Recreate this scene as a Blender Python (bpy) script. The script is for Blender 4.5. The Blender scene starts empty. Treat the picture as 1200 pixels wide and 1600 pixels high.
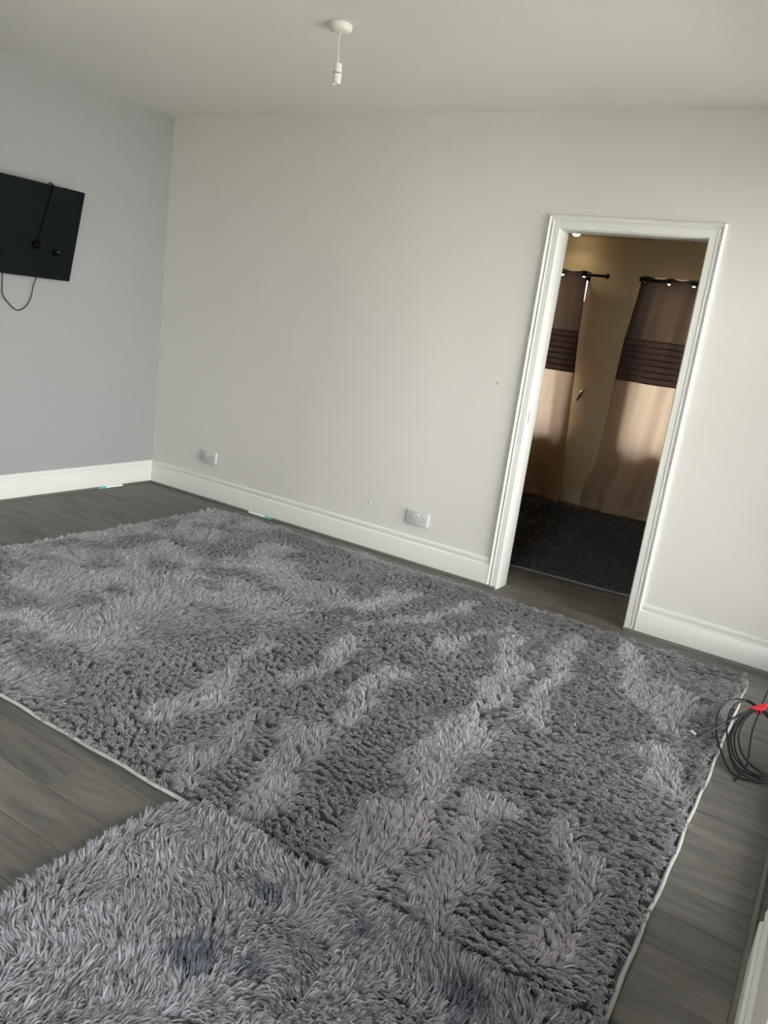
import bpy, bmesh, math, random
import numpy as np
from mathutils import Matrix, Vector

scene = bpy.context.scene
COL = scene.collection
rng = np.random.default_rng(7)
random.seed(7)

# ------------------------------------------------------------------ camera
cam_d = bpy.data.cameras.new('camera')
cam_d.sensor_fit = 'AUTO'
cam_d.sensor_width = 36.0
cam_d.lens = 1226.24 * 36.0 / 1600.0
cam_d.clip_start = 0.02
cam = bpy.data.objects.new('camera', cam_d)
COL.objects.link(cam)
cam.matrix_world = Matrix((
    (0.84064323, -0.23583560, 0.48754541, 4.4725),
    (0.52516876, 0.13497114, -0.84022649, -4.1311),
    (0.13235076, 0.96237434, 0.23731606, 1.4306),
    (0, 0, 0, 1)))
scene.camera = cam

# ------------------------------------------------------------------ world, lights, exposure
SKY = 14.0
world = bpy.data.worlds.new('overcast_sky')
scene.world = world
world.use_nodes = True
wb = world.node_tree.nodes['Background']
wb.inputs[0].default_value = (1.0, 0.988, 0.975, 1)
wb.inputs[1].default_value = SKY
sun_d = bpy.data.lights.new('sun', 'SUN')
sun_d.energy = 20.0
sun_d.angle = math.radians(1.0)
sun_d.color = (1.0, 0.94, 0.85)
sun = bpy.data.objects.new('sun', sun_d)
# stands behind the house: it lights the paving outside the garden door, not the room itself
sun.rotation_euler = Vector((0.62, 0.22, -0.75)).to_track_quat('-Z', 'Y').to_euler()
sun.location = (-6, -3, 9)
COL.objects.link(sun)
scene.view_settings.view_transform = 'Standard'
scene.view_settings.look = 'None'
scene.view_settings.gamma = 1.0
scene.view_settings.exposure = 0.0
scene.view_settings.use_curve_mapping = False
scene.cycles.use_denoising = True
scene.cycles.max_bounces = 10
scene.cycles.diffuse_bounces = 6
scene.cycles.transparent_max_bounces = 12
scene.cycles.caustics_reflective = False
scene.cycles.caustics_refractive = False

# room dimensions (metres): x right along the back wall, y away from the viewer, z up
H = 2.57          # ceiling of the main room
W = 4.565         # right wall
YF = -5.3         # wall behind the viewer
T = 0.12          # back wall thickness
FY = 2.95         # far wall of the next room
H2 = 2.365        # ceiling of the next room
NX0, NX1 = 0.9, 4.2   # next room
# openings in the right wall: (y0, y1, z0, z1); in the far wall: (x0, x1, z0, z1)
WIN_R = [(-2.15, -0.10, 0.06, 2.30), (-4.9, -2.9, 0.40, 2.25)]
WIN_ADDED = [(3.2, 4.4, 0.50, 2.20)]     # unseen window added behind the viewer to brighten the near floor and rugs
WIN_F = [(1.16, 2.113, 0.60, 2.075), (2.68, 3.70, 0.60, 2.070)]


def portal(name, loc, rot, sx, sy):
    l = bpy.data.lights.new(name, 'AREA')
    l.shape = 'RECTANGLE'
    l.size, l.size_y = sx, sy
    l.cycles.is_portal = True
    o = bpy.data.objects.new(name, l)
    o.location = loc
    o.rotation_euler = rot
    COL.objects.link(o)


for (a, b, c, d) in WIN_R:
    portal('window_daylight', (W + 0.14, (a + b) / 2, (c + d) / 2), (0, math.pi / 2, 0), d - c, b - a)
for (a, b, c, d) in WIN_ADDED:
    portal('window_daylight', ((a + b) / 2, YF - 0.10, (c + d) / 2), (math.pi / 2, 0, 0), b - a, d - c)
for (a, b, c, d) in WIN_F:
    portal('window_daylight', ((a + b) / 2, FY + 0.16, (c + d) / 2), (-math.pi / 2, 0, 0), b - a, d - c)


# ------------------------------------------------------------------ materials
def nmat(name):
    m = bpy.data.materials.new(name)
    m.use_nodes = True
    nt = m.node_tree
    return m, nt, nt.nodes['Principled BSDF']


def plain(name, col, rough=0.5, metal=0.0, spec=0.5, emit=None, es=0, **kw):
    m, nt, b = nmat(name)
    # a faint procedural mottling keeps surfaces from looking like flat plastic
    tc = nt.nodes.new('ShaderNodeTexCoord')
    n = nt.nodes.new('ShaderNodeTexNoise')
    n.inputs['Scale'].default_value = kw.get('scale', 9.0)
    n.inputs['Detail'].default_value = 4
    nt.links.new(tc.outputs['Object'], n.inputs['Vector'])
    mx = nt.nodes.new('ShaderNodeMix')
    mx.data_type = 'RGBA'
    v = kw.get('var', 0.05)
    mx.inputs['A'].default_value = (*[c * (1 - v) for c in col], 1)
    mx.inputs['B'].default_value = (*[min(1, c * (1 + v)) for c in col], 1)
    nt.links.new(n.outputs['Fac'], mx.inputs['Factor'])
    nt.links.new(mx.outputs['Result'], b.inputs['Base Color'])
    b.inputs['Roughness'].default_value = rough
    b.inputs['Metallic'].default_value = metal
    b.inputs['Specular IOR Level'].default_value = spec
    if emit:
        b.inputs['Emission Color'].default_value = (*emit, 1)
        b.inputs['Emission Strength'].default_value = es
    return m


def paint(name, col, var=0.03, bump=0.02, rough=0.75):
    """matt wall paint: roller texture and the slow waves of old plaster"""
    m, nt, b = nmat(name)
    tc = nt.nodes.new('ShaderNodeTexCoord')
    n1 = nt.nodes.new('ShaderNodeTexNoise')
    n1.inputs['Scale'].default_value = 1.7
    n1.inputs['Detail'].default_value = 5
    n1.inputs['Roughness'].default_value = 0.6
    n2 = nt.nodes.new('ShaderNodeTexNoise')
    n2.inputs['Scale'].default_value = 260
    n3 = nt.nodes.new('ShaderNodeTexNoise')
    n3.inputs['Scale'].default_value = 1.1
    n3.inputs['Detail'].default_value = 2
    mp = nt.nodes.new('ShaderNodeMapping')
    mp.inputs['Scale'].default_value = (1.3, 1.3, 0.45)
    nt.links.new(tc.outputs['Object'], mp.inputs['Vector'])
    nt.links.new(mp.outputs['Vector'], n1.inputs['Vector'])
    for n in (n2, n3):
        nt.links.new(tc.outputs['Object'], n.inputs['Vector'])
    mx = nt.nodes.new('ShaderNodeMix')
    mx.data_type = 'RGBA'
    mx.inputs['A'].default_value = (*[c * (1 - var) for c in col], 1)
    mx.inputs['B'].default_value = (*[c * (1 + var) for c in col], 1)
    nt.links.new(n1.outputs['Fac'], mx.inputs['Factor'])
    nt.links.new(mx.outputs['Result'], b.inputs['Base Color'])
    bp = nt.nodes.new('ShaderNodeBump')
    bp.inputs['Strength'].default_value = 0.05
    bp.inputs['Distance'].default_value = 0.002
    nt.links.new(n2.outputs['Fac'], bp.inputs['Height'])
    bp2 = nt.nodes.new('ShaderNodeBump')
    bp2.inputs['Strength'].default_value = 1.0
    bp2.inputs['Distance'].default_value = bump
    nt.links.new(n3.outputs['Fac'], bp2.inputs['Height'])
    nt.links.new(bp.outputs['Normal'], bp2.inputs['Normal'])
    nt.links.new(bp2.outputs['Normal'], b.inputs['Normal'])
    b.inputs['Roughness'].default_value = rough
    b.inputs['Specular IOR Level'].default_value = 0.3
    return m


def laminate(name):
    m, nt, b = nmat(name)
    L = nt.links.new
    tc = nt.nodes.new('ShaderNodeTexCoord')
    oi = nt.nodes.new('ShaderNodeObjectInfo')
    off = nt.nodes.new('ShaderNodeVectorMath')
    off.operation = 'SCALE'
    off.inputs['Scale'].default_value = 37.0
    L(oi.outputs['Location'], off.inputs[0])
    add = nt.nodes.new('ShaderNodeVectorMath')
    add.operation = 'ADD'
    L(tc.outputs['Object'], add.inputs[0])
    L(off.outputs['Vector'], add.inputs[1])
    mp = nt.nodes.new('ShaderNodeMapping')
    mp.inputs['Scale'].default_value = (1.5, 9, 1)
    L(add.outputs['Vector'], mp.inputs['Vector'])
    g = nt.nodes.new('ShaderNodeTexNoise')
    g.inputs['Scale'].default_value = 1.6
    g.inputs['Detail'].default_value = 7
    g.inputs['Roughness'].default_value = 0.62
    g.inputs['Distortion'].default_value = 1.3
    L(mp.outputs['Vector'], g.inputs['Vector'])
    mp2 = nt.nodes.new('ShaderNodeMapping')
    mp2.inputs['Scale'].default_value = (5, 260, 1)
    L(add.outputs['Vector'], mp2.inputs['Vector'])
    g2 = nt.nodes.new('ShaderNodeTexNoise')
    g2.inputs['Scale'].default_value = 1.0
    g2.inputs['Detail'].default_value = 3
    L(mp2.outputs['Vector'], g2.inputs['Vector'])
    r = nt.nodes.new('ShaderNodeValToRGB')
    r.color_ramp.elements[0].position = 0.30
    r.color_ramp.elements[0].color = (0.098, 0.092, 0.084, 1)
    r.color_ramp.elements[1].position = 0.72
    r.color_ramp.elements[1].color = (0.195, 0.184, 0.169, 1)
    L(g.outputs['Fac'], r.inputs['Fac'])
    r2 = nt.nodes.new('ShaderNodeValToRGB')
    r2.color_ramp.elements[0].position = 0.35
    r2.color_ramp.elements[0].color = (0.86, 0.86, 0.86, 1)
    r2.color_ramp.elements[1].position = 0.75
    r2.color_ramp.elements[1].color = (1.12, 1.12, 1.12, 1)
    L(g2.outputs['Fac'], r2.inputs['Fac'])
    mul = nt.nodes.new('ShaderNodeMix')
    mul.data_type = 'RGBA'
    mul.blend_type = 'MULTIPLY'
    mul.inputs['Factor'].default_value = 1
    L(r.outputs['Color'], mul.inputs['A'])
    L(r2.outputs['Color'], mul.inputs['B'])
    hsv = nt.nodes.new('ShaderNodeHueSaturation')
    mr = nt.nodes.new('ShaderNodeMapRange')
    mr.inputs['To Min'].default_value = 0.9
    mr.inputs['To Max'].default_value = 1.1
    L(oi.outputs['Random'], mr.inputs['Value'])
    L(mr.outputs['Result'], hsv.inputs['Value'])
    L(mul.outputs['Result'], hsv.inputs['Color'])
    L(hsv.outputs['Color'], b.inputs['Base Color'])
    bp = nt.nodes.new('ShaderNodeBump')
    bp.inputs['Strength'].default_value = 0.25
    bp.inputs['Distance'].default_value = 0.0006
    L(g2.outputs['Fac'], bp.inputs['Height'])
    L(bp.outputs['Normal'], b.inputs['Normal'])
    b.inputs['Roughness'].default_value = 0.52
    b.inputs['Specular IOR Level'].default_value = 0.28
    return m


def pile_mat(name):
    m, nt, b = nmat(name)
    at = nt.nodes.new('ShaderNodeAttribute')
    at.attribute_name = 'fibre'
    nt.links.new(at.outputs['Color'], b.inputs['Base Color'])
    b.inputs['Roughness'].default_value = 0.55
    b.inputs['Specular IOR Level'].default_value = 0.35
    b.inputs['Sheen Weight'].default_value = 0.35
    b.inputs['Sheen Roughness'].default_value = 0.5
    tr = nt.nodes.new('ShaderNodeBsdfTranslucent')
    nt.links.new(at.outputs['Color'], tr.inputs['Color'])
    mx = nt.nodes.new('ShaderNodeMixShader')
    mx.inputs[0].default_value = 0.22
    nt.links.new(b.outputs[0], mx.inputs[1])
    nt.links.new(tr.outputs[0], mx.inputs[2])
    nt.links.new(mx.outputs[0], nt.nodes['Material Output'].inputs['Surface'])
    return m


def curtain_mat(name, col, trans, weave=900, rough=0.45):
    m, nt, b = nmat(name)
    L = nt.links.new
    tc = nt.nodes.new('ShaderNodeTexCoord')
    mp = nt.nodes.new('ShaderNodeMapping')
    mp.inputs['Scale'].default_value = (30, 30, 1.2)
    L(tc.outputs['Object'], mp.inputs['Vector'])
    n = nt.nodes.new('ShaderNodeTexNoise')
    n.inputs['Scale'].default_value = 3
    n.inputs['Detail'].default_value = 4
    L(mp.outputs['Vector'], n.inputs['Vector'])
    mx = nt.nodes.new('ShaderNodeMix')
    mx.data_type = 'RGBA'
    mx.inputs['A'].default_value = (*[c * 0.85 for c in col], 1)
    mx.inputs['B'].default_value = (*[min(1, c * 1.15) for c in col], 1)
    L(n.outputs['Fac'], mx.inputs['Factor'])
    L(mx.outputs['Result'], b.inputs['Base Color'])
    b.inputs['Roughness'].default_value = rough
    b.inputs['Sheen Weight'].default_value = 0.3
    tr = nt.nodes.new('ShaderNodeBsdfTranslucent')
    L(mx.outputs['Result'], tr.inputs['Color'])
    ms = nt.nodes.new('ShaderNodeMixShader')
    ms.inputs[0].default_value = trans
    L(b.outputs[0], ms.inputs[1])
    L(tr.outputs[0], ms.inputs[2])
    L(ms.outputs[0], nt.nodes['Material Output'].inputs['Surface'])
    return m


def glass_mat(name):
    m, nt, b = nmat(name)
    nt.nodes.remove(b)
    tr = nt.nodes.new('ShaderNodeBsdfTransparent')
    tr.inputs['Color'].default_value = (0.93, 0.95, 0.94, 1)
    gl = nt.nodes.new('ShaderNodeBsdfGlossy')
    gl.inputs['Roughness'].default_value = 0.03
    fr = nt.nodes.new('ShaderNodeFresnel')
    fr.inputs['IOR'].default_value = 1.45
    ms = nt.nodes.new('ShaderNodeMixShader')
    nt.links.new(fr.outputs[0], ms.inputs[0])
    nt.links.new(tr.outputs[0], ms.inputs[1])
    nt.links.new(gl.outputs[0], ms.inputs[2])
    nt.links.new(ms.outputs[0], nt.nodes['Material Output'].inputs['Surface'])
    return m


M = dict(
    white=paint('off_white_wall_paint', (0.705, 0.68, 0.642)),
    grey=paint('blue_grey_wall_paint', (0.345, 0.352, 0.355)),
    ceil=paint('ceiling_paint', (0.76, 0.74, 0.695), bump=0.03),
    cream=paint('cream_wall_paint', (0.76, 0.66, 0.475)),
    gloss=plain('white_gloss_woodwork', (0.755, 0.75, 0.72), 0.32, var=0.03),
    lam=laminate('grey_laminate'),
    bead=plain('grey_wood_beading', (0.135, 0.128, 0.112), 0.5, var=0.25, scale=25),
    sub=plain('dark_subfloor', (0.03, 0.028, 0.025), 0.9),
    pile=pile_mat('shag_pile_fibre'),
    back=plain('rug_backing', (0.11, 0.105, 0.115), 0.95),
    bind=plain('cream_rug_binding', (0.50, 0.49, 0.46), 0.8, var=0.12, scale=60),
    bindk=plain('charcoal_rug_binding', (0.25, 0.24, 0.24), 0.8, var=0.12, scale=60),
    black=plain('black_plastic', (0.0055, 0.006, 0.0065), 0.5, spec=0.12),
    screen=plain('dark_screen', (0.005, 0.008, 0.009), 0.35, spec=0.10, var=0.15),
    cable=plain('black_cable_sheath', (0.009, 0.009, 0.011), 0.42, spec=0.3),
    jet=plain('jet_black_plastic', (0.0015, 0.0015, 0.0017), 0.6, spec=0.06),
    brass=plain('plug_pin_brass', (0.75, 0.62, 0.36), 0.25, 1.0),
    steel=plain('bright_metal', (0.75, 0.74, 0.72), 0.25, 1.0),
    plast=plain('white_plastic', (0.72, 0.71, 0.67), 0.35),
    sock=plain('grey_white_socket_plastic', (0.57, 0.565, 0.58), 0.4),
    hole=plain('dark_slot', (0.015, 0.015, 0.015), 0.8),
    red=plain('red_tape', (0.62, 0.035, 0.055), 0.35, var=0.15, scale=60),
    teal=plain('teal_print', (0.12, 0.55, 0.50), 0.5),
    label=plain('white_label_paper', (0.86, 0.86, 0.86), 0.5),
    rod=plain('dark_curtain_rod_metal', (0.022, 0.019, 0.016), 0.35, 0.4),
    ctop=curtain_mat('brown_satin', (0.125, 0.082, 0.060), 0.17),
    cband=curtain_mat('dark_pleated_satin', (0.095, 0.055, 0.048), 0.10),
    cshade=curtain_mat('tuck_shadow_satin', (0.05, 0.024, 0.021), 0.03),  # darkened copy of the band satin: tuck shadows put into the colour
    clow=curtain_mat('beige_satin', (0.56, 0.435, 0.335), 0.30),
    glass=glass_mat('window_glass'),
    upvc=plain('white_window_frame', (0.8, 0.8, 0.8), 0.35),
    ground=plain('pale_paving_ground', (0.48, 0.47, 0.44), 0.95, var=0.3, scale=0.6),
    led=plain('lit_lamp_lens', (1, 0.95, 0.85), 0.4, emit=(1.0, 0.80, 0.52), es=16),
    mark=plain('reddish_bare_wood', (0.22, 0.07, 0.05), 0.7),
)


# ------------------------------------------------------------------ mesh helpers
class MB:
    def __init__(self):
        self.v, self.f, self.mi = [], [], []

    def face(self, idx, mi=0):
        self.f.append(tuple(idx))
        self.mi.append(mi)

    def box(self, x0, x1, y0, y1, z0, z1, mi=0):
        n = len(self.v)
        self.v += [(x0, y0, z0), (x1, y0, z0), (x1, y1, z0), (x0, y1, z0),
                   (x0, y0, z1), (x1, y0, z1), (x1, y1, z1), (x0, y1, z1)]
        for q in ((0, 3, 2, 1), (4, 5, 6, 7), (0, 1, 5, 4), (1, 2, 6, 5), (2, 3, 7, 6), (3, 0, 4, 7)):
            self.face([n + i for i in q], mi)
        return self

    def loft(self, rings, closed=True, caps=True, mi=0):
        """rings: list of equal-length point lists"""
        n = len(self.v)
        k = len(rings[0])
        for r in rings:
            self.v += [tuple(p) for p in r]
        for i in range(len(rings) - 1):
            for j in range(k if closed else k - 1):
                a, b = n + i * k + j, n + i * k + (j + 1) % k
                self.face((a, b, b + k, a + k), mi)
        if caps:
            self.face([n + j for j in range(k)][::-1], mi)
            self.face([n + (len(rings) - 1) * k + j for j in range(k)], mi)
        return self

    def tube(self, pts, r, seg=8, caps=True, mi=0):
        pts = [Vector(p) for p in pts]
        rad = r if hasattr(r, '__len__') else [r] * len(pts)
        rings = []
        up = None
        for i, p in enumerate(pts):
            t = (pts[min(i + 1, len(pts) - 1)] - pts[max(i - 1, 0)]).normalized()
            if up is None:
                up = Vector((0, 0, 1)) if abs(t.z) < 0.9 else Vector((1, 0, 0))
            a = t.cross(up)
            if a.length < 1e-6:
                a = t.orthogonal()
            a.normalize()
            b = a.cross(t).normalized()
            up = b
            rings.append([p + rad[i] * (math.cos(2 * math.pi * j / seg) * a + math.sin(2 * math.pi * j / seg) * b)
                          for j in range(seg)])
        return self.loft(rings, True, caps, mi)

    def lathe(self, c, prof, seg=32, axis='Z', mi=0):
        """prof: (radius, height) pairs along the axis"""
        rings = []
        for (r, h) in prof:
            ring = []
            for j in range(seg):
                a = 2 * math.pi * j / seg
                u, v = r * math.cos(a), r * math.sin(a)
                ring.append({'Z': (c[0] + u, c[1] + v, c[2] + h), 'X': (c[0] + h, c[1] + u, c[2] + v),
                             'Y': (c[0] + v, c[1] + h, c[2] + u)}[axis])
            rings.append(ring)
        return self.loft(rings, True, True, mi)

    def build(self, name, mat, parent=None, smooth=False, bevel=0, seg=2, angle=40):
        me = bpy.data.meshes.new(name)
        me.from_pydata(self.v, [], self.f)
        mats = mat if isinstance(mat, (list, tuple)) else [mat]
        for m in mats:
            me.materials.append(m)
        if len(mats) > 1:
            me.polygons.foreach_set('material_index', self.mi)
        bm = bmesh.new()
        bm.from_mesh(me)
        bmesh.ops.remove_doubles(bm, verts=bm.verts, dist=1e-6)
        bmesh.ops.recalc_face_normals(bm, faces=bm.faces)
        if bevel:
            es = [e for e in bm.edges if len(e.link_faces) == 2 and e.calc_face_angle(0) > 0.5]
            bmesh.ops.bevel(bm, geom=es, offset=bevel, segments=seg, profile=0.5, affect='EDGES')
        if smooth or bevel:
            for f in bm.faces:
                f.smooth = True
            for e in bm.edges:
                if len(e.link_faces) == 2 and e.calc_face_angle(0) > math.radians(angle):
                    e.smooth = False
        bm.to_mesh(me)
        bm.free()
        o = bpy.data.objects.new(name, me)
        COL.objects.link(o)
        if parent:
            o.parent = parent
            o.matrix_parent_inverse = parent.matrix_world.inverted()
        return o


def tag(o, label, cat, group=None):
    o['label'] = label
    o['category'] = cat
    if group:
        o['group'] = group
    return o


def struct(o):
    o['kind'] = 'structure'
    return o


def empty(name, loc=(0, 0, 0), rz=0.0):
    o = bpy.data.objects.new(name, None)
    o.location = loc
    o.rotation_euler = (0, 0, rz)
    o.empty_display_size = 0.1
    COL.objects.link(o)
    bpy.context.view_layer.update()
    return o


def spline(pts, n=8, closed=False):
    """Catmull-Rom through pts"""
    P = [Vector(p) for p in pts]
    out = []
    m = len(P)
    for i in range(m if closed else m - 1):
        if closed:
            a, b, c, d = P[i - 1], P[i], P[(i + 1) % m], P[(i + 2) % m]
        else:
            a, b, c, d = P[max(i - 1, 0)], P[i], P[i + 1], P[min(i + 2, m - 1)]
        for k in range(n):
            t = k / n
            out.append(0.5 * ((2 * b) + (c - a) * t + (2 * a - 5 * b + 4 * c - d) * t * t
                              + (3 * b - a - 3 * c + d) * t ** 3))
    if not closed:
        out.append(P[-1])
    return out


# ------------------------------------------------------------------ room shell
def wall_with_openings(name, mat, axis, c0, c1, lo, hi, z0, z1, ops):
    """axis 'x': wall runs along x between y=c0..c1; axis 'y': along y between x=c0..c1"""
    mb = MB()

    def bx(a, b, za, zb):
        if b - a > 1e-4 and zb - za > 1e-4:
            if axis == 'x':
                mb.box(a, b, c0, c1, za, zb)
            else:
                mb.box(c0, c1, a, b, za, zb)
    cur = lo
    for (a, b, za, zb) in sorted(ops):
        bx(cur, a, z0, z1)
        bx(a, b, z0, za)
        bx(a, b, zb, z1)
        cur = b
    bx(cur, hi, z0, z1)
    return struct(mb.build(name, mat))


DX0, DX1, DZ = 2.905, 3.643, 2.0     # clear door opening
wall_with_openings('wall_back', [M['white']], 'x', 0.0, T, -0.15, W + 0.2, 0, H + 0.1, [(DX0 - 0.025, DX1 + 0.025, 0, DZ + 0.025)])
struct(MB().box(-0.15, 0, YF, 0.0, 0, H + 0.1).build('wall_left', M['grey']))
wall_with_openings('wall_right', [M['white']], 'y', W, W + 0.2, YF, 0.0, 0, H + 0.1, WIN_R)
wall_with_openings('wall_front', [M['white']], 'x', YF - 0.15, YF, -0.15, W + 0.2, 0, H + 0.1, WIN_ADDED)
struct(MB().box(0, W, YF, 0, H, H + 0.1).build('ceiling', M['ceil']))
# next room
wall_with_openings('wall_far', [M['cream']], 'x', FY, FY + 0.22, NX0 - 0.1, NX1 + 0.1, 0, H2 + 0.1, WIN_F)
struct(MB().box(NX0 - 0.1, NX0, T, FY, 0, H2 + 0.1).build('wall_far_left', M['cream']))
struct(MB().box(NX1, NX1 + 0.1, T, FY, 0, H2 + 0.1).build('wall_far_right', M['cream']))
struct(MB().box(NX0, NX1, T, FY, H2, H2 + 0.1).build('ceiling', M['cream']))
struct(MB().box(NX0, DX0 - 0.1, T, T + 0.012, 0, H2).build('wall_far_front', M['cream']))
struct(MB().box(-40, 40, -40, 40, -0.35, -0.30).build('ground', M['ground']))

# ------------------------------------------------------------------ floor: planks laid along x
fl = struct(MB().box(-0.1, W + 0.15, YF, FY, -0.03, -0.009).build('floor', M['sub']))
PW, PL = 0.145, 1.22


def plank_mesh(L, Wd):
    g = 0.0006
    mb = MB()
    e = 0.0008
    x0, x1, y0, y1 = g, L - g, g, Wd - g
    rings = [[(x0, y0, -0.009), (x1, y0, -0.009), (x1, y1, -0.009), (x0, y1, -0.009)],
             [(x0, y0, -e), (x1, y0, -e), (x1, y1, -e), (x0, y1, -e)],
             [(x0 + e, y0 + e, 0), (x1 - e, y0 + e, 0), (x1 - e, y1 - e, 0), (x0 + e, y1 - e, 0)]]
    mb.loft(rings)
    me = bpy.data.meshes.new('plank')
    me.from_pydata(mb.v, [], mb.f)
    me.materials.append(M['lam'])
    return me


plank_cache = {}


def planks(x0, x1, ya, yb, first_joint):
    """rows whose edges sit on y = -2.70 + k*PW"""
    k0 = math.floor((ya + 2.70) / PW + 1e-6)
    k1 = math.ceil((yb + 2.70) / PW - 1e-6)
    for k in range(k0, k1):
        y0 = max(-2.70 + k * PW, ya)
        y1 = min(-2.70 + (k + 1) * PW, yb)
        if y1 - y0 < 0.01:
            continue
        j = first_joint + {0: 0.61, 1: 0.30, 2: 0.93, 3: 0.0}[(k + 4) % 4]
        j -= math.ceil((j - x0) / PL) * PL
        while j < x1 - 0.02:
            a, b = max(j, x0), min(j + PL, x1)
            if b - a > 0.02:
                key = (round(b - a, 3), round(y1 - y0, 3))
                if key not in plank_cache:
                    plank_cache[key] = plank_mesh(b - a, y1 - y0)
                o = bpy.data.objects.new('plank', plank_cache[key])
                o.location = (a, y0, 0)
                COL.objects.link(o)
                o.parent = fl
            j += PL


planks(0.0, W, YF, -0.001, 2.73)
planks(DX0 - 0.02, DX1 + 0.02, 0.0, T, 2.73 + 0.5)
planks(NX0, NX1, T, FY, 2.73)

# ------------------------------------------------------------------ skirting boards, beading
SK = [(0, 0.168), (0.006, 0.168), (0.0105, 0.164), (0.013, 0.156), (0.012, 0.147), (0.0085, 0.140), (0.0075, 0.134),
      (0.009, 0.131), (0.018, 0.127), (0.020, 0.123), (0.020, 0.0), (0, 0.0)]


def skirting(name, p0, p1, nrm, mat=None, scale=1.0, m0=0, m1=0):
    """profile swept from p0 to p1; nrm points into the room; m0/m1: mitre sign"""
    p0, p1, nrm = Vector(p0), Vector(p1), Vector(nrm)
    d = (p1 - p0).normalized()
    mb = MB()
    rings = []
    for p, m in ((p0, m0), (p1, m1)):
        rings.append([p + nrm * (t * scale) + d * (m * t) + Vector((0, 0, z * scale)) for t, z in SK])
    mb.loft(rings)
    return struct(mb.build(name, mat or M['gloss'], smooth=True, angle=35))


skirting('baseboard_left', (0, YF, 0), (0, 0, 0), (1, 0, 0), m1=-1)
bb = skirting('baseboard_back', (0, 0, 0), (2.836, 0, 0), (0, -1, 0), m0=1)
skirting('baseboard_back_right', (3.711, 0, 0), (W, 0, 0), (0, -1, 0), m1=-1)
skirting('baseboard_right', (W, YF, 0), (W, WIN_R[0][0] - 0.01, 0), (-1, 0, 0))
skirting('baseboard_right', (W, WIN_R[0][1] + 0.01, 0), (W, 0, 0), (-1, 0, 0), m1=-1)
skirting('baseboard_front', (0, YF, 0), (W, YF, 0), (0, 1, 0))
skirting('baseboard_far', (NX0, FY, 0), (NX1, FY, 0), (0, -1, 0), mat=plain('cream_skirting', (0.80, 0.72, 0.58), 0.4), scale=0.62)


def bead_trim(name, p0, p1, nrm, off=0.020, r=0.015, m0=0, m1=0):
    p0, p1, nrm = Vector(p0), Vector(p1), Vector(nrm)
    d = (p1 - p0).normalized()
    prof = [(0, 0), (0, r)] + [(r * math.sin(a), r * math.cos(a)) for a in [i * math.pi / 12 for i in range(1, 6)]] + [(r, 0)]
    rings = [[p + nrm * (off + t) + d * (m * (off + t)) + Vector((0, 0, z)) for t, z in prof] for p, m in ((p0, m0), (p1, m1))]
    return struct(MB().loft(rings).build(name, M['bead'], smooth=True, angle=50))


bead_trim('trim_1', (0, YF, 0), (0, 0, 0), (1, 0, 0), m1=-1)
bead_trim('trim_2', (0, 0, 0), (2.893, 0, 0), (0, -1, 0), m0=1)
bead_trim('trim_3', (3.655, 0, 0), (W, 0, 0), (0, -1, 0), m1=-1)
bead_trim('trim_4', (W, YF, 0), (W, 0, 0), (-1, 0, 0), m1=-1)

# ------------------------------------------------------------------ door frame
door = struct(empty('door_1', ((DX0 + DX1) / 2, 0, 0)))
AP = [(0.0, 0.0), (0.0, 0.011), (0.003, 0.014), (0.034, 0.015), (0.038, 0.018), (0.041, 0.018), (0.044, 0.011), (0.048, 0.009), (0.052, 0.012),
      (0.056, 0.019), (0.061, 0.022), (0.066, 0.019), (0.069, 0.012), (0.070, 0.0)]


def architrave(y, s):
    """s=-1: faces the main room, s=+1: faces the next room"""
    g = 0.004

    def ring(cx, cz, ux, uz):
        return [(cx + ux * u, y + s * t, cz + uz * u) for u, t in AP]
    xl, xr, zt = DX0 - g, DX1 + g, DZ + g
    MB().loft([ring(xl, 0, -1, 0), ring(xl, zt, -1, 1)]).build('architrave', M['gloss'], door, smooth=True, angle=35)
    MB().loft([ring(xl, zt, -1, 1), ring(xr, zt, 1, 1)]).build('architrave', M['gloss'], door, smooth=True, angle=35)
    MB().loft([ring(xr, zt, 1, 1), ring(xr, 0, 1, 0)]).build('architrave', M['gloss'], door, smooth=True, angle=35)


architrave(-0.0, -1)
architrave(T, 1)
MB().box(DX0 - 0.028, DX0, -0.002, T + 0.002, 0, DZ).build('jamb', M['gloss'], door, bevel=0.0015)
MB().box(DX1, DX1 + 0.028, -0.002, T + 0.002, 0, DZ).build('jamb', M['gloss'], door, bevel=0.0015)
MB().box(DX0 - 0.028, DX1 + 0.028, -0.002, T + 0.002, DZ, DZ + 0.028).build('door_head', M['gloss'], door, bevel=0.0015)
lp = MB().box(DX0 - 0.001, DX0 + 0.0012, 0.006, 0.013, 0.975, 1.04).build('latch_mark', M['mark'], door)
lp['label'] = 'small reddish cut in the white jamb'

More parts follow.
